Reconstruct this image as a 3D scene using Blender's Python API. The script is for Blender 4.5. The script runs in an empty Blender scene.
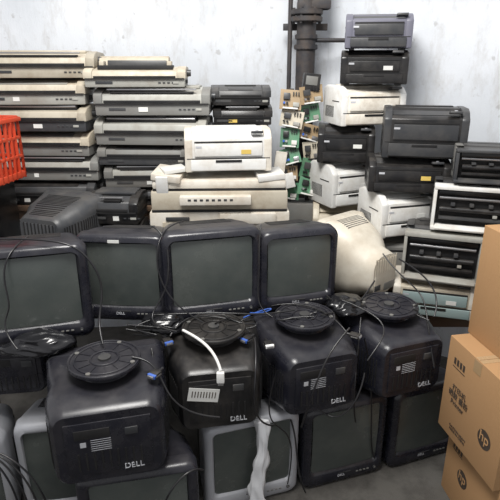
import bpy, bmesh, math, random
from mathutils import Vector, Matrix, Euler, noise
random.seed(4)
sc=bpy.context.scene
sc.view_settings.view_transform='Standard'
R=math.radians
FZ=-.05   # floor level
# ---------------------------------------------------------------- materials
def base_mat(name):
    m=bpy.data.materials.new(name); m.use_nodes=True
    nt=m.node_tree; b=nt.nodes['Principled BSDF']; return m,nt,b
def plastic(name,col,rough=.5,dust=.25,dcol=(.35,.32,.28),scale=7,bump=.05,spec=.5,metal=0,top=.25):
    m,nt,b=base_mat(name); N=nt.nodes; L=nt.links
    tc=N.new('ShaderNodeTexCoord'); oi=N.new('ShaderNodeObjectInfo')
    mul=N.new('ShaderNodeMath'); mul.operation='MULTIPLY'; mul.inputs[1].default_value=17
    L.new(oi.outputs['Random'],mul.inputs[0])
    n=N.new('ShaderNodeTexNoise'); n.noise_dimensions='4D'; n.inputs['Scale'].default_value=scale; n.inputs['Detail'].default_value=7; n.inputs['Roughness'].default_value=.65
    L.new(tc.outputs['Object'],n.inputs['Vector']); L.new(mul.outputs[0],n.inputs['W'])
    cr=N.new('ShaderNodeValToRGB'); cr.color_ramp.elements[0].position=.42; cr.color_ramp.elements[1].position=.75
    cr.color_ramp.elements[0].color=(0,0,0,1); cr.color_ramp.elements[1].color=(dust,dust,dust,1)
    L.new(n.outputs['Fac'],cr.inputs[0])
    ge=N.new('ShaderNodeNewGeometry'); sp=N.new('ShaderNodeSeparateXYZ'); L.new(ge.outputs['Normal'],sp.inputs[0])
    mr=N.new('ShaderNodeMapRange'); mr.inputs[1].default_value=.6; mr.inputs[2].default_value=1; mr.inputs[4].default_value=top*.7; L.new(sp.outputs[2],mr.inputs[0])
    mm=N.new('ShaderNodeMath'); mm.operation='MULTIPLY'; L.new(mr.outputs[0],mm.inputs[0]); L.new(n.outputs['Fac'],mm.inputs[1])
    ad=N.new('ShaderNodeMath'); ad.operation='ADD'; ad.use_clamp=True; L.new(mm.outputs[0],ad.inputs[0]); L.new(cr.outputs[0],ad.inputs[1])
    hs=N.new('ShaderNodeHueSaturation'); hs.inputs['Color'].default_value=(*col,1)
    vr=N.new('ShaderNodeMapRange'); vr.inputs[3].default_value=.80; vr.inputs[4].default_value=1.12; L.new(oi.outputs['Random'],vr.inputs[0]); L.new(vr.outputs[0],hs.inputs['Value'])
    mx=N.new('ShaderNodeMixRGB'); L.new(hs.outputs[0],mx.inputs[1]); mx.inputs[2].default_value=(*dcol,1)
    L.new(ad.outputs[0],mx.inputs[0]); L.new(mx.outputs[0],b.inputs['Base Color'])
    rr=N.new('ShaderNodeMapRange'); rr.inputs[3].default_value=rough-.06; rr.inputs[4].default_value=min(1,rough+.3); L.new(ad.outputs[0],rr.inputs[0]); L.new(rr.outputs[0],b.inputs['Roughness'])
    b.inputs['Specular IOR Level'].default_value=spec; b.inputs['Metallic'].default_value=metal
    n2=N.new('ShaderNodeTexNoise'); n2.inputs['Scale'].default_value=scale*25; n2.inputs['Detail'].default_value=3
    L.new(tc.outputs['Object'],n2.inputs['Vector'])
    bp=N.new('ShaderNodeBump'); bp.inputs['Strength'].default_value=bump*2; bp.inputs['Distance'].default_value=.003
    L.new(n2.outputs['Fac'],bp.inputs['Height']); L.new(bp.outputs[0],b.inputs['Normal'])
    return m
CH=plastic('charcoal_plastic',(.011,.0115,.018),.32,.14,(.15,.14,.135),12,top=.26)
BK=plastic('black_plastic',(.009,.009,.010),.36,.18,(.18,.16,.14),12)
DK=plastic('dark_cavity',(.004,.004,.005),.7,.05,top=.05)
SCR=plastic('crt_glass',(.062,.072,.068),.26,.45,(.15,.155,.14),4,.0,.5,top=0)
SIL=plastic('silver_plastic',(.38,.39,.42),.4,.35,(.18,.17,.16),8,.05,.5,.1)
BE=plastic('beige_plastic',(.56,.51,.41),.5,.75,(.26,.195,.13),10)
BD=plastic('aged_beige_plastic',(.45,.41,.33),.5,.7,(.20,.155,.10),10)
CR=plastic('cream_plastic',(.76,.72,.64),.5,.75,(.34,.26,.175),10)
YL=plastic('yellowed_plastic',(.72,.67,.57),.45,.6,(.34,.27,.185))
GR=plastic('grey_plastic',(.18,.18,.17),.55,.5,(.11,.09,.075),10)
GL=plastic('light_grey_plastic',(.35,.35,.32),.55,.65,(.18,.145,.11),10)
DG=plastic('dark_grey_plastic',(.038,.040,.044),.45,.3,(.16,.145,.125),10)
WH=plastic('white_plastic',(.80,.80,.78),.5,.6,(.42,.36,.28),10)
PU=plastic('purple_grey_plastic',(.13,.13,.17),.5,.25,(.22,.21,.22))
TL=plastic('teal_plastic',(.30,.40,.40),.5,.3)
CB=plastic('cardboard',(.47,.275,.135),.85,.35,(.35,.20,.09),3,.1,.2,top=.1)
CB2=plastic('cardboard_edge',(.28,.16,.075),.85,.3,(.22,.13,.07),3,.1,.2)
TAPE=plastic('packing_tape',(.48,.32,.17),.3,.1)
RED=plastic('red_plastic',(.62,.06,.02),.45,.3,(.3,.1,.06))
MET=plastic('steel_rail',(.42,.42,.43),.35,.3,(.2,.15,.1),10,.05,.5,.8)
PIPE=plastic('rusty_pipe',(.028,.027,.031),.6,.6,(.12,.085,.06),12,.3)
PCB=plastic('pcb_green',(.09,.24,.14),.4,.4,(.25,.28,.18),20)
PCT=plastic('pcb_tan',(.36,.26,.15),.5,.4,(.18,.12,.07),20)
WOOD=plastic('table_wood',(.13,.08,.05),.7,.5,(.1,.07,.045))
INK=plastic('printed_ink',(.06,.042,.03),.7,.1,top=0)
INW=plastic('logo_print',(.5,.51,.54),.5,.1,top=0)
LAB=plastic('paper_label',(.75,.75,.72),.6,.2,(.5,.48,.42))
YLB=plastic('yellow_label',(.7,.5,.12),.6,.2,(.5,.38,.2))
BAG=plastic('black_film',(.010,.010,.012),.25,.04,(.1,.1,.1),bump=0,top=.05)
WF=plastic('white_film',(.80,.81,.83),.3,.2,(.5,.5,.5))
BLU=plastic('blue_part',(.03,.11,.45),.4,.1)
CAB=plastic('cable_rubber',(.010,.010,.012),.35,.05,top=.05)
def wallmat():
    m,nt,b=base_mat('whitewashed_wall'); N=nt.nodes; L=nt.links
    tc=N.new('ShaderNodeTexCoord')
    n=N.new('ShaderNodeTexNoise'); n.inputs['Scale'].default_value=1.3; n.inputs['Detail'].default_value=6; n.inputs['Roughness'].default_value=.55
    L.new(tc.outputs['Object'],n.inputs['Vector'])
    cr=N.new('ShaderNodeValToRGB'); e=cr.color_ramp.elements
    e[0].position=.35; e[0].color=(.52,.55,.59,1); e[1].position=.60; e[1].color=(.66,.685,.725,1)
    L.new(n.outputs['Fac'],cr.inputs[0])
    mp=N.new('ShaderNodeMapping'); mp.inputs['Scale'].default_value=(4,4,1.6); L.new(tc.outputs['Object'],mp.inputs[0])
    n2=N.new('ShaderNodeTexNoise'); n2.inputs['Scale'].default_value=1.9; n2.inputs['Detail'].default_value=11; n2.inputs['Roughness'].default_value=.75
    L.new(mp.outputs[0],n2.inputs['Vector'])
    c2=N.new('ShaderNodeValToRGB'); e=c2.color_ramp.elements
    e[0].position=.50; e[0].color=(0,0,0,1); e[1].position=.72; e[1].color=(.7,.7,.7,1)
    L.new(n2.outputs['Fac'],c2.inputs[0])
    mx=N.new('ShaderNodeMixRGB'); L.new(c2.outputs[0],mx.inputs[0]); L.new(cr.outputs[0],mx.inputs[1]); mx.inputs[2].default_value=(.40,.385,.365,1)
    n3=N.new('ShaderNodeTexNoise'); n3.inputs['Scale'].default_value=15; n3.inputs['Detail'].default_value=6; L.new(tc.outputs['Object'],n3.inputs['Vector'])
    c3=N.new('ShaderNodeValToRGB'); e=c3.color_ramp.elements
    e[0].position=.64; e[0].color=(0,0,0,1); e[1].position=.70; e[1].color=(.5,.5,.5,1); L.new(n3.outputs['Fac'],c3.inputs[0])
    m3=N.new('ShaderNodeMixRGB'); L.new(c3.outputs[0],m3.inputs[0]); L.new(mx.outputs[0],m3.inputs[1]); m3.inputs[2].default_value=(.32,.31,.30,1)
    L.new(m3.outputs[0],b.inputs['Base Color']); b.inputs['Roughness'].default_value=.85
    bp=N.new('ShaderNodeBump'); bp.inputs['Strength'].default_value=.5; bp.inputs['Distance'].default_value=.012
    L.new(n2.outputs['Fac'],bp.inputs['Height']); L.new(bp.outputs[0],b.inputs['Normal'])
    return m
WALL=wallmat()
FLOOR=plastic('concrete_floor',(.085,.08,.072),.9,.8,(.03,.027,.024),9,.5)
# ---------------------------------------------------------------- mesh builder
class MB:
    def __init__(s): s.bm=bmesh.new(); s.mats=[]
    def mi(s,m):
        if m not in s.mats: s.mats.append(m)
        return s.mats.index(m)
    def merge(s,t,mat,M=None):
        i=s.mi(mat); mp={}
        for v in t.verts:
            mp[v]=s.bm.verts.new(M@v.co if M else v.co)
        for f in t.faces:
            try: nf=s.bm.faces.new([mp[v] for v in f.verts])
            except ValueError: continue
            nf.material_index=i; nf.smooth=True
        t.free()
    def box(s,c,sz,mat,bev=.004,rot=(0,0,0),seg=2):
        t=bmesh.new(); bmesh.ops.create_cube(t,size=1)
        for v in t.verts: v.co=Vector((v.co.x*sz[0],v.co.y*sz[1],v.co.z*sz[2]))
        bev=min(bev,min(sz)*.45)
        if bev>.0008: bmesh.ops.bevel(t,geom=t.edges[:],offset=bev,segments=seg,profile=.6,affect='EDGES')
        s.merge(t,mat,Matrix.Translation(c)@Euler([R(a) for a in rot]).to_matrix().to_4x4())
    def prof(s,pts,x0,x1,mat,bev=.006):
        t=bmesh.new()
        a=[t.verts.new((x0,p[0],p[1])) for p in pts]; b=[t.verts.new((x1,p[0],p[1])) for p in pts]
        t.faces.new(a); t.faces.new(b[::-1]); n=len(pts)
        for i in range(n): t.faces.new([a[(i+1)%n],a[i],b[i],b[(i+1)%n]])
        bmesh.ops.recalc_face_normals(t,faces=t.faces)
        if bev: bmesh.ops.bevel(t,geom=t.edges[:],offset=bev,segments=2,profile=.6,affect='EDGES')
        s.merge(t,mat)
    def cyl(s,c,r,h,mat,axis='z',r2=None,seg=24,rot=None,bev=0):
        t=bmesh.new(); bmesh.ops.create_cone(t,cap_ends=True,segments=seg,radius1=r,radius2=r if r2 is None else r2,depth=h)
        if bev: bmesh.ops.bevel(t,geom=[e for e in t.edges if len(e.link_faces)==2 and abs(e.verts[0].co.z-e.verts[1].co.z)<1e-5],offset=bev,segments=2,affect='EDGES')
        E={'z':(0,0,0),'x':(0,90,0),'y':(90,0,0)}[axis] if rot is None else rot
        s.merge(t,mat,Matrix.Translation(c)@Euler([R(a) for a in E]).to_matrix().to_4x4())
    def torus(s,c,r,r2,mat,seg=32,n=8):
        t=bmesh.new(); rings=[]
        for i in range(seg):
            a=2*math.pi*i/seg; rings.append([t.verts.new(((r+r2*math.cos(2*math.pi*j/n))*math.cos(a),(r+r2*math.cos(2*math.pi*j/n))*math.sin(a),r2*math.sin(2*math.pi*j/n))) for j in range(n)])
        for i in range(seg):
            for j in range(n): t.faces.new([rings[i][j],rings[(i+1)%seg][j],rings[(i+1)%seg][(j+1)%n],rings[i][(j+1)%n]])
        s.merge(t,mat,Matrix.Translation(c))
    def loft(s,secs,mat,n=5,cap0=False,cap1=True):
        t=bmesh.new(); rings=[]
        for (y,w,h,cz,r) in secs:
            ring=[]; r=min(r,w*.49,h*.49)
            for k,(sx,sz) in enumerate([(1,1),(-1,1),(-1,-1),(1,-1)]):
                for j in range(n):
                    a=math.pi/2*(k+j/(n-1))
                    ring.append(t.verts.new((sx*(w/2-r)+r*math.cos(a),y,cz+sz*(h/2-r)+r*math.sin(a))))
            rings.append(ring)
        N=len(rings[0])
        for a,b in zip(rings,rings[1:]):
            for i in range(N): t.faces.new([a[i],a[(i+1)%N],b[(i+1)%N],b[i]])
        if cap0: t.faces.new(rings[0])
        if cap1: t.faces.new(rings[-1][::-1])
        bmesh.ops.recalc_face_normals(t,faces=t.faces)
        s.merge(t,mat)
    def done(s,name,loc,rz=0,rx=0,ry=0,ang=40):
        me=bpy.data.meshes.new(name); s.bm.to_mesh(me); s.bm.free()
        for m in s.mats: me.materials.append(m)
        me.set_sharp_from_angle(angle=R(ang))
        o=bpy.data.objects.new(name,me); sc.collection.objects.link(o)
        o.location=loc; o.rotation_euler=(R(rx),R(ry),R(rz)); return o
def text(parent,name,body,size,loc,rot,mat,ext=.0006):
    c=bpy.data.curves.new(name,'FONT'); c.body=body; c.size=size; c.extrude=ext; c.align_x='CENTER'; c.align_y='CENTER'
    c.materials.append(mat)
    o=bpy.data.objects.new(name,c); sc.collection.objects.link(o)
    o.location=loc; o.rotation_euler=[R(a) for a in rot]; o.parent=parent; return o
# ---------------------------------------------------------------- CRT monitor
def crt(loc,rz,W=.43,H=.385,D=.42,body=CH,bez=None,base=False,flip=False,tail=.68,label=0,name='crt_monitor',logo=True,ry=0,ribs=True,sticker=False,rnd=1.15,drop=0,tilt=0):
    m=MB(); bez=bez or body; y=-D/2
    ow,oh,oz=W*.80,H*.72,H*.545
    m.loft([(y+.018,ow,oh,oz,.02),(y+.006,ow+.012,oh+.012,oz,.024),(y+.002,ow+.022,oh+.022,oz,.028),(y,W-.06,H-.06,H/2,.035),(y+.004,W-.026,H-.026,H/2,.042),(y+.014,W-.006,H-.006,H/2,.046),(y+.028,W,H,H/2,.046),(y+.07,W,H,H/2,.040),(y+.074,W-.01,H-.01,H/2,.036)],bez,cap1=False,n=8)
    dz=-drop*H
    S=[(y+.074,W-.006,H-.006,H/2,.038),(y+.10,W-.008,H-.01,H/2,.045*rnd),(y+D*.36,W*.97,H*.96,H/2,.055*rnd),(y+D*.52,W*.93,H*.90,H/2+dz*.3,.06*rnd),(y+D*.66,W*(tail+.20*(1-tail)/.3),H*(tail+.16*(1-tail)/.3),H/2+dz*.6,.06*rnd),(y+D*.80,W*(tail+.07),H*(tail+.05),H/2+dz,.055*rnd),(y+D*.93,W*(tail+.01),H*(tail-.01),H/2+dz,.05*rnd),(y+D*.975,W*(tail-.02),H*(tail-.04),H/2+dz,.045*rnd),(y+D,W*(tail-.07),H*(tail-.09),H/2+dz,.035*rnd)]
    m.loft(S,body,n=8)
    t=bmesh.new(); nx,nz=12,10; g=[[t.verts.new((ow/2*(2*i/nx-1),y+.018-.013*(1-(2*i/nx-1)**2*.5-(2*j/nz-1)**2*.5),oz+oh/2*(2*j/nz-1))) for i in range(nx+1)] for j in range(nz+1)]
    for j in range(nz):
        for i in range(nx): t.faces.new([g[j][i],g[j][i+1],g[j+1][i+1],g[j+1][i]])
    m.merge(t,SCR)
    zb=(oz-oh/2)/2+.004
    for i in range(4): m.box((W*.16+i*W*.045,y-.000,zb),(.012,.006,.006),GR,.001)
    m.cyl((W*.38,y-.001,zb),.008,.006,DG,'y',seg=16); m.cyl((W*.38,y-.004,zb),.004,.003,GR,'y',seg=12)
    m.box((0,y+.0005,zb+.012),(W*.16,.003,.003),DG,0)
    if sticker: m.box((-W*.05,y+.001,H-.026),(.05,.003,.013),LAB,0)
    def at(yy):
        for a,b in zip(S,S[1:]):
            if a[0]<=yy<=b[0]:
                f=(yy-a[0])/(b[0]-a[0]); return [a[q]+(b[q]-a[q])*f for q in(1,2,3)]
        return S[-1][1:4]
    k=14
    if ribs:
        for i in range(k):
            yy=y+D*(.38+.54*i/(k-1)); w,h,cz=at(yy)
            m.box((0,yy,cz+(h/2-.001)),(w*.55,.006,.006),DK,0)
            for sg in (1,-1): m.box((sg*(w/2-.001),yy,cz+.01),(.006,.006,h*.5),DK,0)
            if not base: m.box((0,yy,cz-(h/2-.001)),(w*.4,.006,.006),DK,0)
    else:
        for i in range(7):
            yy=y+D*(.26+.035*i); w,h,cz=at(yy); m.box((0,yy,cz+(h/2-.001)),(w*.5,.005,.005),GR,0)
    yr=y+D; zc=H/2+dz
    m.box((0,yr,zc),(W*tail*.76,.008,H*tail*.70),body,.003)
    dk=DK if ribs else BE
    for i in range(9):
        m.box((-.10*W/.43+i*.025*W/.43,yr+.004,zc+H*.14),(.006,.004,H*.20),dk,0)
    m.box((-W*.12,yr+.004,zc-H*.17),(W*.26,.004,H*.10),DK if body is not YL else GR,.001)
    m.box((W*.17,yr+.005,zc-H*.15),(.045,.006,.03),DG,.002)
    if label==1:
        m.box((-W*.16,yr+.007,H*.40),(.125,.002,.060),LAB,0,rot=(0,-10,0))
        for q in range(9): m.box((-W*.16-.045+q*.0115,yr+.0085,H*.40-.002+(q-4)*.002),(.004,.001,.028),INK,0,rot=(0,-10,0))
    if label==2:
        for q in range(6): m.box((-W*.06,yr+.0055,H*.40+q*.009),(.07,.001,.0015),INW,0)
        m.box((-W*.19,yr+.0055,H*.44),(.02,.001,.02),INW,0)
    if base:
        m.cyl((0,-.01,-.004),.085,.018,body,r2=.10)
        m.cyl((0,-.01,-.018),.055,.02,body)
        m.cyl((0,-.01,-.033),.138,.012,body,seg=48,bev=.003)
        m.torus((0,-.01,-.039),.132,.005,body); m.torus((0,-.01,-.040),.112,.004,body); m.torus((0,-.01,-.040),.052,.005,body)
        m.cyl((0,-.01,-.043),.024,.01,DG,seg=20)
        for i in range(12):
            a=i*math.pi/6; m.box((.084*math.cos(a),-.01+.084*math.sin(a),-.040),(.045,.005,.005),body,.001,rot=(0,0,math.degrees(a)))
        for i in range(4):
            a=i*math.pi/2+.5; m.cyl((.118*math.cos(a),-.01+.118*math.sin(a),-.042),.009,.006,GR,seg=12)
    o=m.done(name,loc,rz,180 if flip else 0,ry)
    if logo:
        text(o,'front_logo','DELL',.018,(-W*.04,y-.001,zb),(90,0,0),INW)
        if flip: text(o,'rear_logo','DELL',.032,(W*.17,yr+.004,H*.76),(-90,0,0),INW,.002)
    return o
# bottom row (upright, screens forward)
crt((-.475,1.78,FZ),12,.47,.46,.40)
crt((-.045,2.08,FZ),18,.45,.465,.40,SIL)
crt((.40,2.21,FZ),18,.435,.46,.40)
crt((.83,2.34,FZ),20,.42,.455,.38)
crt((-.865,2.00,FZ),10,.34,.51,.38,SIL,logo=False)
crt((-1.25,1.93,FZ),10,.36,.47,.38,SIL,logo=False)
# upside-down row
crt((-.555,1.72,.79),14,.47,.38,.42,base=True,flip=True,tail=.84,label=2)
crt((-.155,1.98,.785),10,.43,.37,.40,base=True,flip=True,tail=.78,label=1,body=BK)
crt((.25,2.10,.78),18,.44,.37,.42,base=True,flip=True,tail=.78,label=2)
crt((.665,2.23,.77),20,.43,.365,.42,base=True,flip=True,tail=.78,label=2)
crt((-1.06,2.12,.79),8,.42,.33,.38,flip=True,logo=False)
# middle row
crt((-.93,2.11,.79),16,.44,.42,.42)
crt((-.555,2.30,.785),-4,.41,.41,.38,sticker=True)
crt((-.215,2.33,.785),15,.45,.425,.42)
crt((.18,2.42,.785),16,.385,.395,.38)
# dark monitor behind left, off-white monitor right (seen from behind)
crt((-.98,2.60,.875),160,.38,.37,.34,DG,logo=False)
crt((.58,2.62,.70),-140,.35,.41,.36,YL,base=False,logo=False,tail=.60,ribs=False,rnd=1.9,drop=.10)
# ---------------------------------------------------------------- printers
def dot_matrix(loc,rz,w=.6,d=.32,h=.118,A=GR,B=GL,var=0,knob=True,name='dot_matrix_printer'):
    m=MB(); f=-d/2; b=d/2
    m.box((0,0,h*.21),(w-.012,d-.01,h*.42),A,.008)
    m.prof([(f+.006,h*.42),(b-.01,h*.42),(b-.01,h*.84),(b-.05,h*.96),(f+.15,h*.97),(f+.09,h*.90),(f+.02,h*.76)],-w/2+.045,w/2-.045,B,.006)
    for s in (-1,1):
        m.prof([(f,h*.40),(b,h*.40),(b,h*.86),(b-.04,h*.95),(f+.12,h),(f+.04,h*.90),(f,h*.74)],s*(w/2-.024)-.024,s*(w/2-.024)+.024,B if var!=2 else A,.007)
    m.box((0,f+.006,h*.50),(w-.11,.016,h*.09),DK,.001)
    m.box((0,f-.001,h*.42),(w-.02,.01,.005),DK,0)
    if var==0:
        m.box((0,f+.125,h*.955),(w-.16,.018,h*.06),DK,.001)
        m.box((w*.0,f+.05,h*.83),(w-.20,.06,.004),A,.001,rot=(14,0,0))
    if var==1:
        m.box((0,f+.08,h*.93),(w-.12,.07,h*.22),DK,.002)
        m.cyl((0,f+.08,h*1.02),.012,w-.13,MET,'x'); m.cyl((0,f+.045,h*.96),.006,w-.13,MET,'x')
        m.box((w*.1,f+.065,h*1.0),(.05,.04,.03),BK,.003)
        m.box((0,f+.16,h*1.03),(w-.10,.05,.012),B,.003,rot=(25,0,0))
    if var==2:
        m.box((0,f+.03,h*.82),(w-.18,.03,.010),DK,.002)
        m.box((0,f+.02,h*.93),(w-.15,.014,.008),MET,.002)
        m.box((0,0.02,h*.98),(w*.8,d*.5,.014),B,.005)
    if var==3:
        m.box((0,f+.10,h*.95),(w-.14,.10,h*.2),DK,.002)
        m.prof([(f+.13,h*.9),(b-.03,h*.9),(b-.05,h*1.45),(f+.20,h*1.5),(f+.17,h*1.4)],-w/2+.06,w/2-.10,B,.006)
        m.box((0,f+.145,h*1.15),(w-.22,.02,h*.25),DG,.002,rot=(-12,0,0))
        for s in(-1,1): m.box((s*(w/2-.09),f+.10,h*1.1),(.025,.07,h*.3),BE,.003)
    for i in range(4): m.box((w*.24+i*.024,f+.004,h*.22),(.014,.005,.007),DG,.001)
    m.box((-w*.3,f+.004,h*.23),(.09,.004,.014),DG,.001)
    m.box((w*.40,f+.003,h*.22),(.03,.004,.012),GL,.001)
    if random.random()<.6: m.box((random.uniform(-.1,.05),f+.0035,h*.22),(random.uniform(.02,.05),.003,h*.16),random.choice([LAB,LAB,YLB]),0)
    for s in (-1,1):
        for i in range(8): m.box((s*(w/2-.006),-.08+i*.022,h*.22),(.004,.008,h*.2),DK,0)
    if knob: m.cyl((w/2+.010,f+.12,h*.66),.018,.024,DG,'x',seg=18,bev=.002)
    return m.done(name,loc,rz)
def laser(loc,rz,w=.38,d=.32,h=.2,A=BE,B=None,var=0,name='laser_printer',F=None):
    m=MB(); f=-d/2; b=d/2; B=B or A; F=F or A
    op=var in(1,2)
    f0=f+.07 if op else f
    m.prof([(f0+.004,.01),(b-.004,.01),(b-.004,h*.96),(b-.03,h*.985),(f+.45*d,h*.985),(f+.30*d,h*.84),(f0+.03,h*.86),(f0+.004,h*.8)],-w/2+.03,w/2-.03,A,.005)
    for s in (-1,1):
        m.prof([(f0,.006),(b,.006),(b,h*.93),(b-.04,h),(f+.3*d,h),(f0+.04,h*.95),(f0,h*.80)],s*(w/2-.02)-.02,s*(w/2-.02)+.02,B,.009)
        for i in range(9): m.box((s*(w/2),b-.05-i*.014,h*.35),(.003,.006,h*.28),DK,0)
        m.box((s*(w/2),f0+.09,h*.62),(.003,.1,h*.02),DK,0)
    for sx in(-1,1):
        for sy in(-1,1): m.box((sx*(w/2-.04),sy*(d/2-.09),.004),(.03,.03,.012),BK,.001)
    m.box((0,f+.45*d+.006,h*.93),(w-.1,.02,h*.07),DK,.001)
    m.box((0,f+.38*d,h*.915),(w-.08,.10,.006),DG if A in(BK,DG,PU) else A,.001,rot=(18,0,0))
    m.box((0,b-.06,h*.99),(w-.12,.05,.008),A,.003)
    if not op:
        m.box((0,f-.002,h*.20),(w-.06,.012,h*.25),F,.004)
        m.box((0,f-.008,h*.29),(w*.3,.006,.012),DK,.001)
        m.box((0,f+.001,h*.345),(w-.02,.004,.004),DK,0)
        m.box((0,f-.002,h*.55),(w-.10,.010,h*.30),F,.006)
        m.box((0,f+.0,h*.73),(w-.10,.008,.006),DK,0)
        m.box((w*.33,f+.02,h*.93),(.06,.05,.012),DG,.003,rot=(-10,0,0))
        m.cyl((w*.33,f+.02,h*.965),.008,.006,INW)
        m.box((-w*.34,f-.007,h*.62),(.03,.002,.01),INW,0)
        if random.random()<.6: m.box((w*.2,f-.0085,h*.5),(.05,.002,.022),random.choice([LAB,YLB]),0)
    else:
        m.box((0,f+.03,h*.04),(w,.08,h*.08),F,.004)
        m.box((0,f+.04,h*.90),(w,.07,h*.09),F,.006)
        for s in(-1,1): m.box((s*(w/2-.008),f+.038,h*.45),(.016,.065,h*.80),F,.004)
        m.box((0,f+.066,h*.46),(w-.03,.01,h*.76),DK,0)
        m.cyl((0,f+.045,h*.66),.008,w-.06,MET,'x',seg=16); m.cyl((0,f+.04,h*.42),.014,w-.07,BK,'x',seg=16)
        m.box((0,f+.04,h*.24),(w-.07,.04,.012),DG if var==1 else BK,.002)
        m.box((0,f+.05,h*.78),(w-.05,.04,.02),BK,.002)
        for i in range(3): m.box((-w*.26+i*w*.22,f+.035,h*.54),(.02,.03,h*.06),DG,.001)
        m.box((w*.24,f+.04,h*.33),(.02,.03,.014),GL,.002)
        m.box((0,f-.0,h*.07),(w-.04,.05,.008),F,.002,rot=(12,0,0))
    return m.done(name,loc,rz)
zs=1.12
colsA=[(BK,DG,0),(GR,GL,2),(GR,BE,0),(DG,BD,1),(GL,BE,0),(BD,BE,2)]
z=zs
for i,(a,b,v) in enumerate(colsA):
    dot_matrix((-1.17+random.uniform(-.03,.03),3.08+random.uniform(-.02,.02),z),random.uniform(-3,5),.60,.34,.136,a,b,v); z+=.137+(.004 if v==1 else 0.001)
z=zs
colsB=[(BK,DG,0),(GR,GL,2),(DG,GR,0),(GR,GL,1),(GR,GL,2),(GL,BE,3)]
for i,(a,b,v) in enumerate(colsB):
    ww=[.54,.58,.52,.62,.63,.54][i]; hh=[.10,.125,.11,.145,.145,.105][i]
    dot_matrix((-.56+[0,.02,-.03,.02,.03,-.06][i],3.07+random.uniform(-.02,.02),z),random.uniform(-4,4),ww,.32,hh,a,b,v); z+=hh+(.014 if v==1 else .002)
z=zs
for i in range(6):
    dot_matrix((-.06+random.uniform(-.01,.02),3.18,z),random.uniform(-3,3),.34,.3,.107,BK,DG if i%2 else BK,0 if i%2 else 2,knob=False); z+=.1085
z=.792
for i in range(3):
    dot_matrix((-.705,2.70,z),random.uniform(-3,3),.27,.24,.150,BK,BK if i%2 else DG,2,knob=False); z+=.154
def copier(loc,rz,w,d,h):
    m=MB(); f=-d/2
    m.box((0,0,h*.34),(w,d,h*.68),CR,.012)
    m.box((0,.005,h*.78),(w*.97,d*.96,h*.18),BE,.012)
    m.box((0,.0,h*.69),(w*.96,d*.98,.01),DK,0)
    m.box((0,.01,h*.925),(w*.95,d*.92,h*.08),CR,.016)
    m.box((0,.01,h*.878),(w*.94,d*.93,.006),DK,0)
    m.box((-.02,f-.012,h*.80),(w*.5,.05,h*.08),CR,.006)
    for i in range(8): m.box((-.15+i*.03,f-.036,h*.81),(.016,.006,.01),DG,.001)
    m.box((0,f-.002,h*.42),(w*.82,.01,h*.34),BE,.006)
    m.box((0,f-.008,h*.55),(w*.3,.006,.016),DK,.001)
    m.box((w*.2,f-.006,h*.62),(w*.4,.02,h*.10),CR,.004)
    for i in range(10): m.box((w/2,-.1+i*.02,h*.4),(.004,.01,h*.3),DK,0)
    m.box((-w*.3,f-.006,h*.62),(.12,.01,.02),DG,.002)
    m.box((w*.36,-.03,h*.985),(.14,.2,.03),WH,.006,rot=(0,-5,4)); m.box((-w*.36,-.04,h*1.0),(.15,.2,.035),CR,.006,rot=(4,7,-6))
    m.box((-w*.33,-.05,h*1.045),(.12,.12,.02),LAB,.003,rot=(0,-4,20)); m.box((-w*.40,-.13,h*.93),(.06,.03,.09),WH,.004,rot=(10,0,0))
    return m.done('photocopier',loc,rz)
copier((-.16,2.72,.792),2,.72,.30,.558)
laser((-.12,2.745,1.362),6,.44,.24,.215,WH,CR,0,F=WH)
# right back stack
laser((.57,3.2,.70),-6,.34,.30,.36,BE,BE,0)
laser((.575,3.2,1.062),24,.32,.28,.26,WH,WH,0)
laser((.58,3.2,1.324),-8,.33,.28,.215,BK,BK,0)
laser((.675,3.2,1.542),14,.40,.28,.225,CR,WH,0)
laser((.715,3.2,1.769),-10,.37,.28,.187,BK,BK,0,F=BK)
laser((.725,3.2,1.958),-10,.36,.28,.187,PU,PU,0,F=DG)
# right mid stack
laser((.86,2.86,.70),-5,.38,.28,.28,GR,BE,0)
laser((.83,2.86,.982),16,.34,.28,.245,WH,WH,0)
laser((.86,2.85,1.229),-8,.42,.28,.18,BK,BK,0)
laser((.93,2.85,1.411),-12,.42,.28,.26,BK,DG,0,F=DG)
# right front stack
laser((1.00,2.60,.62),-16,.42,.28,.20,BE,CR,0,F=TL)
laser((1.02,2.60,.822),-20,.38,.28,.27,BK,DG,2,F=GL)
laser((1.15,2.60,1.094),-18,.40,.28,.24,BK,DG,1,F=WH)
laser((1.21,2.60,1.336),-16,.36,.26,.17,BK,GR,2,F=DG)
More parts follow.
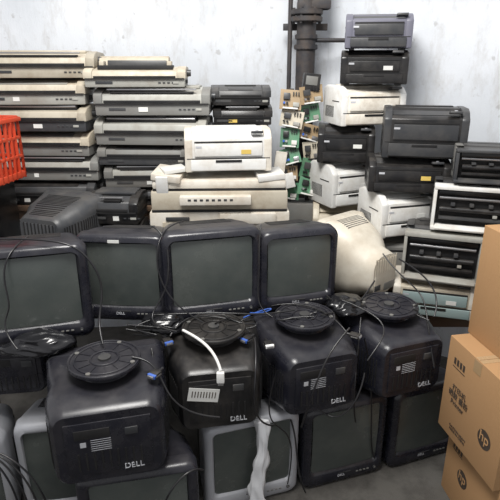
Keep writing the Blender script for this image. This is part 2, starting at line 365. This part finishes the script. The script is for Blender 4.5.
# ---------------------------------------------------------------- cardboard boxes
def carton(loc,rz,w,d,h,mark=0):
    m=MB(); m.box((0,0,h/2),(w,d,h),CB,.003)
    m.box((0,0,h+.0005),(w*.99,.05,.001),TAPE,0); m.box((-w/2-.0006,0,h*.93),(.001,.05,h*.12),TAPE,0)
    m.box((0,0,h+.001),(w*.985,.002,.0014),CB2,0)
    if mark:
        yl=-.11 if mark==1 else .05; zl=h*(.36 if mark==1 else .5)
        t=bmesh.new(); bmesh.ops.create_circle(t,cap_ends=True,segments=32,radius=.042)
        m.merge(t,INK,Matrix.Translation((-w/2-.001,yl,zl))@Euler((0,R(-90),0)).to_matrix().to_4x4())
        for i in range(4): m.box((-w/2-.001,.15-i*.022,h*.80),(.001,.014,.03),INK,0)
        m.box((-w/2-.001,.117,h*.74),(.001,.09,.003),INK,0)
    o=m.done('cardboard_box',loc,rz)
    if mark:
        text(o,'printed_logo','hp',.062,(-w/2-.002,yl,zl+.006),(90,0,-90),CB)
        if mark==1:
            text(o,'printed_text_1','打印机\n硒鼓 墨粉\nPrinter',.034,(-w/2-.002,.09,h*.46),(90,0,-90),INK)
            text(o,'printed_text_2','CAUTION HEAVY\nMADE IN CHINA',.016,(-w/2-.002,.06,h*.12),(90,0,-90),INK)
    return o
carton((1.235,1.82,FZ),6,.56,.42,.37,2)
carton((1.195,1.84,.321),10,.58,.42,.46,1)
carton((1.235,1.88,.782),10,.50,.38,.49)
# ---------------------------------------------------------------- red crate
def crate(loc,rz,w,d,h):
    m=MB()
    m.box((0,0,.006),(w,d,.012),RED,.002)
    for k in range(4):
        zz=.02+k*(h-.03)/3
        for s in(-1,1):
            m.box((0,s*(d/2),zz),(w,.012,.03 if k in(0,3) else .014),RED,.002)
            m.box((s*(w/2),0,zz),(.012,d,.03 if k in(0,3) else .014),RED,.002)
    n=int(w/.035)
    for i in range(n+1):
        for s in(-1,1): m.box((-w/2+i*w/n,s*d/2,h/2),(.012,.012,h),RED,.002)
    n=int(d/.035)
    for i in range(n+1):
        for s in(-1,1): m.box((s*w/2,-d/2+i*d/n,h/2),(.012,.012,h),RED,.002)
    for s in(-1,1): m.box((s*(w/2+.006),0,h-.012),(.02,d+.02,.02),RED,.003); m.box((0,s*(d/2+.006),h-.012),(w+.02,.02,.02),RED,.003)
    return m.done('plastic_crate',loc,rz)
crate((-1.40,2.62,1.325),-8,.40,.24,.31)
m=MB(); m.box((0,0,.265),(.19,.34,.53),BK,.006); m.box((0,-.172,.27),(.18,.01,.51),DG,.004)
for i in range(3): m.box((0,-.178,.46-i*.05),(.15,.004,.04),BK,.002)
m.cyl((0,-.18,.25),.01,.006,GL,'y'); m.done('computer_tower',(-1.38,2.62,.792))
m=MB(); m.box((0,0,.04),(.36,.28,.08),BK,.008); m.box((0,-.141,.04),(.3,.004,.03),DG,.001); m.done('desktop_computer',(-1.03,2.6,.792))
# ---------------------------------------------------------------- tables
def table(loc,w,d,h,rz=0):
    h=h-FZ; loc=(loc[0],loc[1],FZ)
    m=MB(); m.box((0,0,h-.015),(w,d,.03),WOOD,.003)
    for sx in(-1,1):
        m.box((sx*(w/2-.04),0,h-.06),(.03,d-.08,.05),WOOD,.002)
        for sy in(-1,1): m.box((sx*(w/2-.04),sy*(d/2-.03),(h-.03)/2),(.045,.045,h-.03),WOOD,.003)
    for sy in(-1,1): m.box((0,sy*(d/2-.03),h-.06),(w-.1,.02,.05),WOOD,.002)
    return m.done('wooden_table',loc,rz)
table((-.62,2.66,0),1.8,.32,.79)
table((-.66,3.13,0),1.70,.50,1.118)
table((.68,2.88,0),.72,.36,.70)
table((.60,3.20,0),.42,.28,.70)
table((1.10,2.61,0),.54,.22,.62)
# ---------------------------------------------------------------- pipe
m=MB()
m.cyl((0,0,1.5),.060,3.1,PIPE)
for zz,r in((2.14,.098),(2.18,.098),(1.62,.075),(1.0,.075),(1.98,.074),(2.04,.07)): m.cyl((0,0,zz),r,.03,PIPE,bev=.004)
for a in range(6): m.cyl((.08*math.cos(a*1.047),.08*math.sin(a*1.047),2.16),.009,.09,PIPE,seg=8)
m.cyl((-.10,.02,1.5),.014,3.1,PIPE,seg=12); m.cyl((.095,.0,2.32),.04,.25,PIPE,seg=14); m.box((.04,0,2.22),(.2,.11,.05),PIPE,.01)
m.cyl((.15,0,2.02),.013,.22,PIPE,'x',seg=12)
m.box((0,.08,2.1),(.28,.03,.04),PIPE,.003); m.box((0,.08,1.3),(.28,.03,.04),PIPE,.003)
m.done('drain_pipe',(.35,3.50,0))
# ---------------------------------------------------------------- circuit boards
m=MB()
m.box((-.05,.05,.42),(.03,.03,.84),PIPE,.002); m.box((.07,.05,.42),(.03,.03,.84),PIPE,.002)
random.seed(11)
for r_ in range(6):
    for c_ in range(2):
        zz=.22+r_*.112+c_*.03; x=-.055+c_*.125+random.uniform(-.012,.012); y=-.02+random.uniform(-.03,.02)
        w=random.uniform(.115,.14); h=random.uniform(.095,.125); mt=[PCB,PCT,PCB,PCB,BE,PCT][(r_+c_*2)%6]
        rot=(random.uniform(-18,8),random.uniform(-16,16),random.uniform(-24,14))
        M=Matrix.Translation((x,y,zz))@Euler([R(a) for a in rot]).to_matrix().to_4x4()
        m.box((x,y,zz),(w,.003,h),mt,0,rot=rot)
        lp=lambda a,b,c_=-.01:M@Vector((a*w,c_,b*h))
        m.box(lp(-.2,.15),(w*.3,.018,h*.32),random.choice([BK,DG]),.002,rot=rot)
        m.box(lp(.25,-.25),(w*.28,.022,h*.22),random.choice([MET,GL,WH]),.002,rot=rot)
        m.box(lp(0,-.44),(w*.7,.014,h*.08),random.choice([WH,BK]),.001,rot=rot)
        for q in range(3): m.box(lp(.1+q*.12,.3),(.007,.01,.02),BK,0,rot=rot)
        for q in range(2): m.cyl(lp(-.3+q*.14,-.2,-.014),.007,.024,random.choice([BK,BLU,MET]),rot=(rot[0]+90,rot[1],rot[2]),seg=12)
m.box((.06,-.02,.88),(.10,.07,.10),BK,.004,rot=(0,6,0)); m.box((.06,-.057,.89),(.07,.004,.05),GR,.001,rot=(0,6,0))
m.box((-.12,-.07,.40),(.07,.03,.15),CR,.004,rot=(0,8,0)); m.box((-.06,-.09,.30),(.06,.03,.09),WH,.004,rot=(0,-14,0))
m.box((0,.02,.07),(.2,.16,.14),GR,.006)
m.done('circuit_board_pile',(.305,3.28,0.90))
m=MB(); m.box((0,0,.474),(.19,.2,.948),DG,.008); m.box((0,-.102,.475),(.17,.006,.85),BK,.004); m.done('steel_cabinet',(.295,3.28,FZ))
# ---------------------------------------------------------------- crumpled black bags
def crumple(name,loc,sz,mat,seed,amp=.5,sub=5,rz=0):
    bm=bmesh.new(); bmesh.ops.create_icosphere(bm,subdivisions=sub,radius=1)
    for v in bm.verts:
        n=noise.noise(v.co*1.1+Vector((seed,0,0)))*amp*.7-abs(noise.noise(v.co*1.8+Vector((seed,3,0))))*amp*.5; r=1+n
        c=v.co*r; v.co=Vector((c.x*sz[0],c.y*sz[1],max(c.z,-.6)*sz[2]))
    for f in bm.faces: f.smooth=True
    me=bpy.data.meshes.new(name); bm.to_mesh(me); bm.free(); me.materials.append(mat)
    o=bpy.data.objects.new(name,me); sc.collection.objects.link(o); o.location=loc; o.rotation_euler[2]=R(rz); return o
crumple('plastic_bag',(-.86,1.85,.825),(.14,.07,.05),BAG,2,rz=14)
crumple('plastic_bag',(-.37,2.04,.82),(.10,.07,.045),BAG,7)
crumple('plastic_bag',(.46,2.24,.81),(.10,.10,.045),BAG,13,rz=20)
# ---------------------------------------------------------------- cables
def cable(pts,r=.004,mat=CAB,name='power_cable'):
    c=bpy.data.curves.new(name,'CURVE'); c.dimensions='3D'; c.bevel_depth=r; c.bevel_resolution=3; c.resolution_u=10
    s=c.splines.new('NURBS'); s.points.add(len(pts)-1); s.order_u=4; s.use_endpoint_u=True
    for p,q in zip(s.points,pts): p.co=(*q,1)
    c.materials.append(mat); o=bpy.data.objects.new(name,c); sc.collection.objects.link(o); return o
def plug(loc,rz,mat=BLU,ry=0):
    m=MB(); m.box((0,.014,0),(.034,.034,.016),BK,.004); m.box((0,-.008,0),(.036,.012,.014),mat,.002); m.box((0,-.016,0),(.026,.008,.009),MET,.001)
    for s in(-1,1): m.cyl((s*.021,.004,0),.004,.03,BK,'y',seg=10)
    m.cyl((0,.04,0),.006,.03,CAB,'y',seg=12); m.done('video_plug',loc,rz,0,ry)
cable([(-1.1,2.0,1.22),(-.95,1.95,1.24),(-.8,1.93,1.24),(-.68,1.93,1.22),(-.6,1.93,1.1),(-.6,1.93,.98),(-.62,1.88,.9),(-.58,1.8,.85)])
cable([(-.9,2.0,1.23),(-.93,1.86,1.22),(-.96,1.84,1.1),(-.92,1.83,.98),(-.99,1.82,.92),(-.9,1.76,.85)],.0035)
cable([(-.42,2.14,1.23),(-.36,2.1,1.21),(-.34,2.06,1.1),(-.36,2.05,.95),(-.45,2.0,.86),(-.38,1.93,.85),(-.3,1.9,.85)])
cable([(-.3,2.25,1.22),(-.37,2.12,1.24),(-.40,2.03,1.15),(-.38,2.02,1.0),(-.30,2.0,.9),(-.2,1.98,.85)],.003)
cable([(-.42,2.03,.86),(-.15,2.04,.87),(.0,2.03,.86),(.1,2.08,.84),(.2,2.1,.85)])
cable([(-.28,1.93,.84),(-.2,1.84,.85),(-.14,1.79,.84),(-.115,1.745,.765)],.006,WH,'video_cable')
m=MB(); m.box((0,0,0),(.03,.018,.045),WH,.003); m.box((0,0,-.028),(.022,.012,.014),MET,.001); m.done('cable_connector',(-.115,1.735,.74))
plug((-.34,1.90,.80),30); plug((-.02,1.93,.795),-40); plug((.46,1.98,.785),60,BK); plug((.08,1.9,.785),15,WH); plug((-.36,1.66,.80),-30)
cable([(-.34,1.95,.80),(-.30,2.03,.85),(-.2,2.08,.84),(-.05,2.06,.82),(-.0,1.98,.80)],.0035)
cable([(.42,2.0,.79),(.36,2.1,.85),(.25,2.25,.83),(.1,2.2,.82)],.0035)
cable([(-.45,1.72,.84),(-.36,1.72,.83),(-.33,1.64,.75),(-.25,1.66,.62),(-.12,1.70,.58)])
cable([(.22,1.84,.42),(.24,1.80,.55),(.28,1.82,.7),(.34,1.88,.79),(.42,1.95,.84)])
cable([(.3,1.95,.44),(.4,1.9,.35),(.47,1.88,.5),(.5,1.95,.62)])
cable([(.5,2.1,.81),(.46,1.93,.7),(.44,1.9,.5),(.48,1.95,.36)],.0035)
cable([(.42,2.16,.87),(.55,2.1,.84),(.62,2.02,.80),(.55,1.95,.76),(.50,1.92,.7)],.0035)
cable([(.50,2.0,.76),(.60,2.06,.4),(.56,2.04,.2),(.62,2.08,.04)],.0035)
cable([(.18,1.9,.41),(.22,1.90,.3),(.20,1.88,.15),(.26,1.9,.0)],.004)
cable([(.10,1.80,.70),(.05,1.78,.5),(.15,1.84,.43),(.2,1.86,.3),(.17,1.85,.1)],.003)
cable([(.02,1.95,.79),(.03,1.78,.76),(.00,1.76,.6),(.04,1.78,.48),(.10,1.85,.42)],.004)
cable([(-.40,1.85,.80),(-.37,1.75,.72),(-.33,1.70,.5),(-.36,1.66,.42)],.004)
cable([(-.18,1.60,.41),(-.22,1.56,.48),(-.30,1.5,.43),(-.33,1.52,.3)],.004)
cable([(.72,2.35,1.0),(.8,2.3,.96),(.92,2.25,.9),(.85,2.15,.79)])
cable([(.66,2.42,1.0),(.72,2.3,.92),(.86,2.28,.86),(.80,2.1,.78),(.83,2.02,.6)],.0035)
cable([(.36,2.3,.84),(.42,2.15,.82),(.5,2.2,.81),(.56,2.3,.83),(.62,2.38,.87)],.0045)
cable([(.0,2.09,.84),(.06,2.12,.82),(.14,2.2,.82),(.05,2.16,.82),(-.03,2.1,.81)],.003,BLU,'network_cable')
cable([(.05,2.2,1.22),(.035,2.14,1.15),(.05,2.12,1.0),(.02,2.1,.86),(.1,2.05,.84)],.003)
for k in range(4): cable([(-1.2+.03*k,1.70,.45),(-1.0+.04*k,1.66,.47-.02*k),(-.92+.03*k,1.64,.3),(-.95+.05*k,1.64,.0)],.004)
for i in range(14):
    x=random.uniform(-.5,.75); y=2.00+.27*(x+.3)*.55
    pts=[(x+random.uniform(-.14,.14),y+random.uniform(-.05,.05),.79+.012*k) for k in range(5)]
    cable(pts,.0035,CAB)
# white plastic wrap hanging over the silver monitor
m=bmesh.new(); N=24; rings=[]
for j in range(70):
    t=j/69; z=.45-.45*t; x=.045+.014*math.sin(t*6); y=1.848
    row=[]
    for i in range(N):
        a=2*math.pi*i/N; q=noise.noise(Vector((math.cos(a)*2.2,math.sin(a)*2.2,t*5)))
        rr=1+.8*q; wd=.030-.008*math.sin(t*5)
        row.append(m.verts.new((x+wd*rr*math.cos(a),y+.012*rr*math.sin(a),z)))
    rings.append(row)
for a,b in zip(rings,rings[1:]):
    for i in range(N): m.faces.new([a[i],a[(i+1)%N],b[(i+1)%N],b[i]]).smooth=True
m.faces.new(rings[0][::-1]); m.faces.new(rings[-1])
me=bpy.data.meshes.new('plastic_wrap'); m.to_mesh(me); m.free(); me.materials.append(WF)
o=bpy.data.objects.new('plastic_wrap',me); sc.collection.objects.link(o)
# ---------------------------------------------------------------- room
def wall(name,p,q,z1=3.2,th=.1):
    p=Vector(p);q=Vector(q); d=(q-p); L=d.length; m=MB(); m.box((L/2,th/2,(z1+FZ)/2),(L,th,z1-FZ),WALL,0)
    return m.done(name,(p.x,p.y,0),math.degrees(math.atan2(d.y,d.x)))
cx,cy=.52,3.72
wall('wall_back',(cx-3.3*math.cos(R(4)),cy-3.3*math.sin(R(4))),(cx,cy))
wall('wall_right',(cx,cy),(cx+2.3*math.cos(R(33)),cy-2.3*math.sin(R(33))))
m=MB(); m.box((0,0,-.05),(7,7,.1),FLOOR,0); m.done('floor',(0,1.8,FZ))
# ---------------------------------------------------------------- light / camera
w=bpy.data.worlds.new('World'); sc.world=w; w.use_nodes=True
w.node_tree.nodes['Background'].inputs[0].default_value=(.98,.98,1,1); w.node_tree.nodes['Background'].inputs[1].default_value=.64
def area(name,loc,tgt,size,power,col=(1,1,1)):
    l=bpy.data.lights.new(name,'AREA'); l.size=size; l.energy=power; l.color=col
    o=bpy.data.objects.new(name,l); sc.collection.objects.link(o); o.location=loc
    o.rotation_euler=(Vector(tgt)-Vector(loc)).to_track_quat('-Z','Y').to_euler(); return o
area('overhead_light',(-.3,1.3,3.7),(.35,2.9,1.1),1.1,132,(1,.98,.945))
cam=bpy.data.cameras.new('camera'); co=bpy.data.objects.new('camera',cam); sc.collection.objects.link(co)
cam.sensor_width=36; cam.lens=36*520/500; cam.clip_start=.05
co.location=(0,0,1.9); co.rotation_euler=(R(70),0,0); sc.camera=co
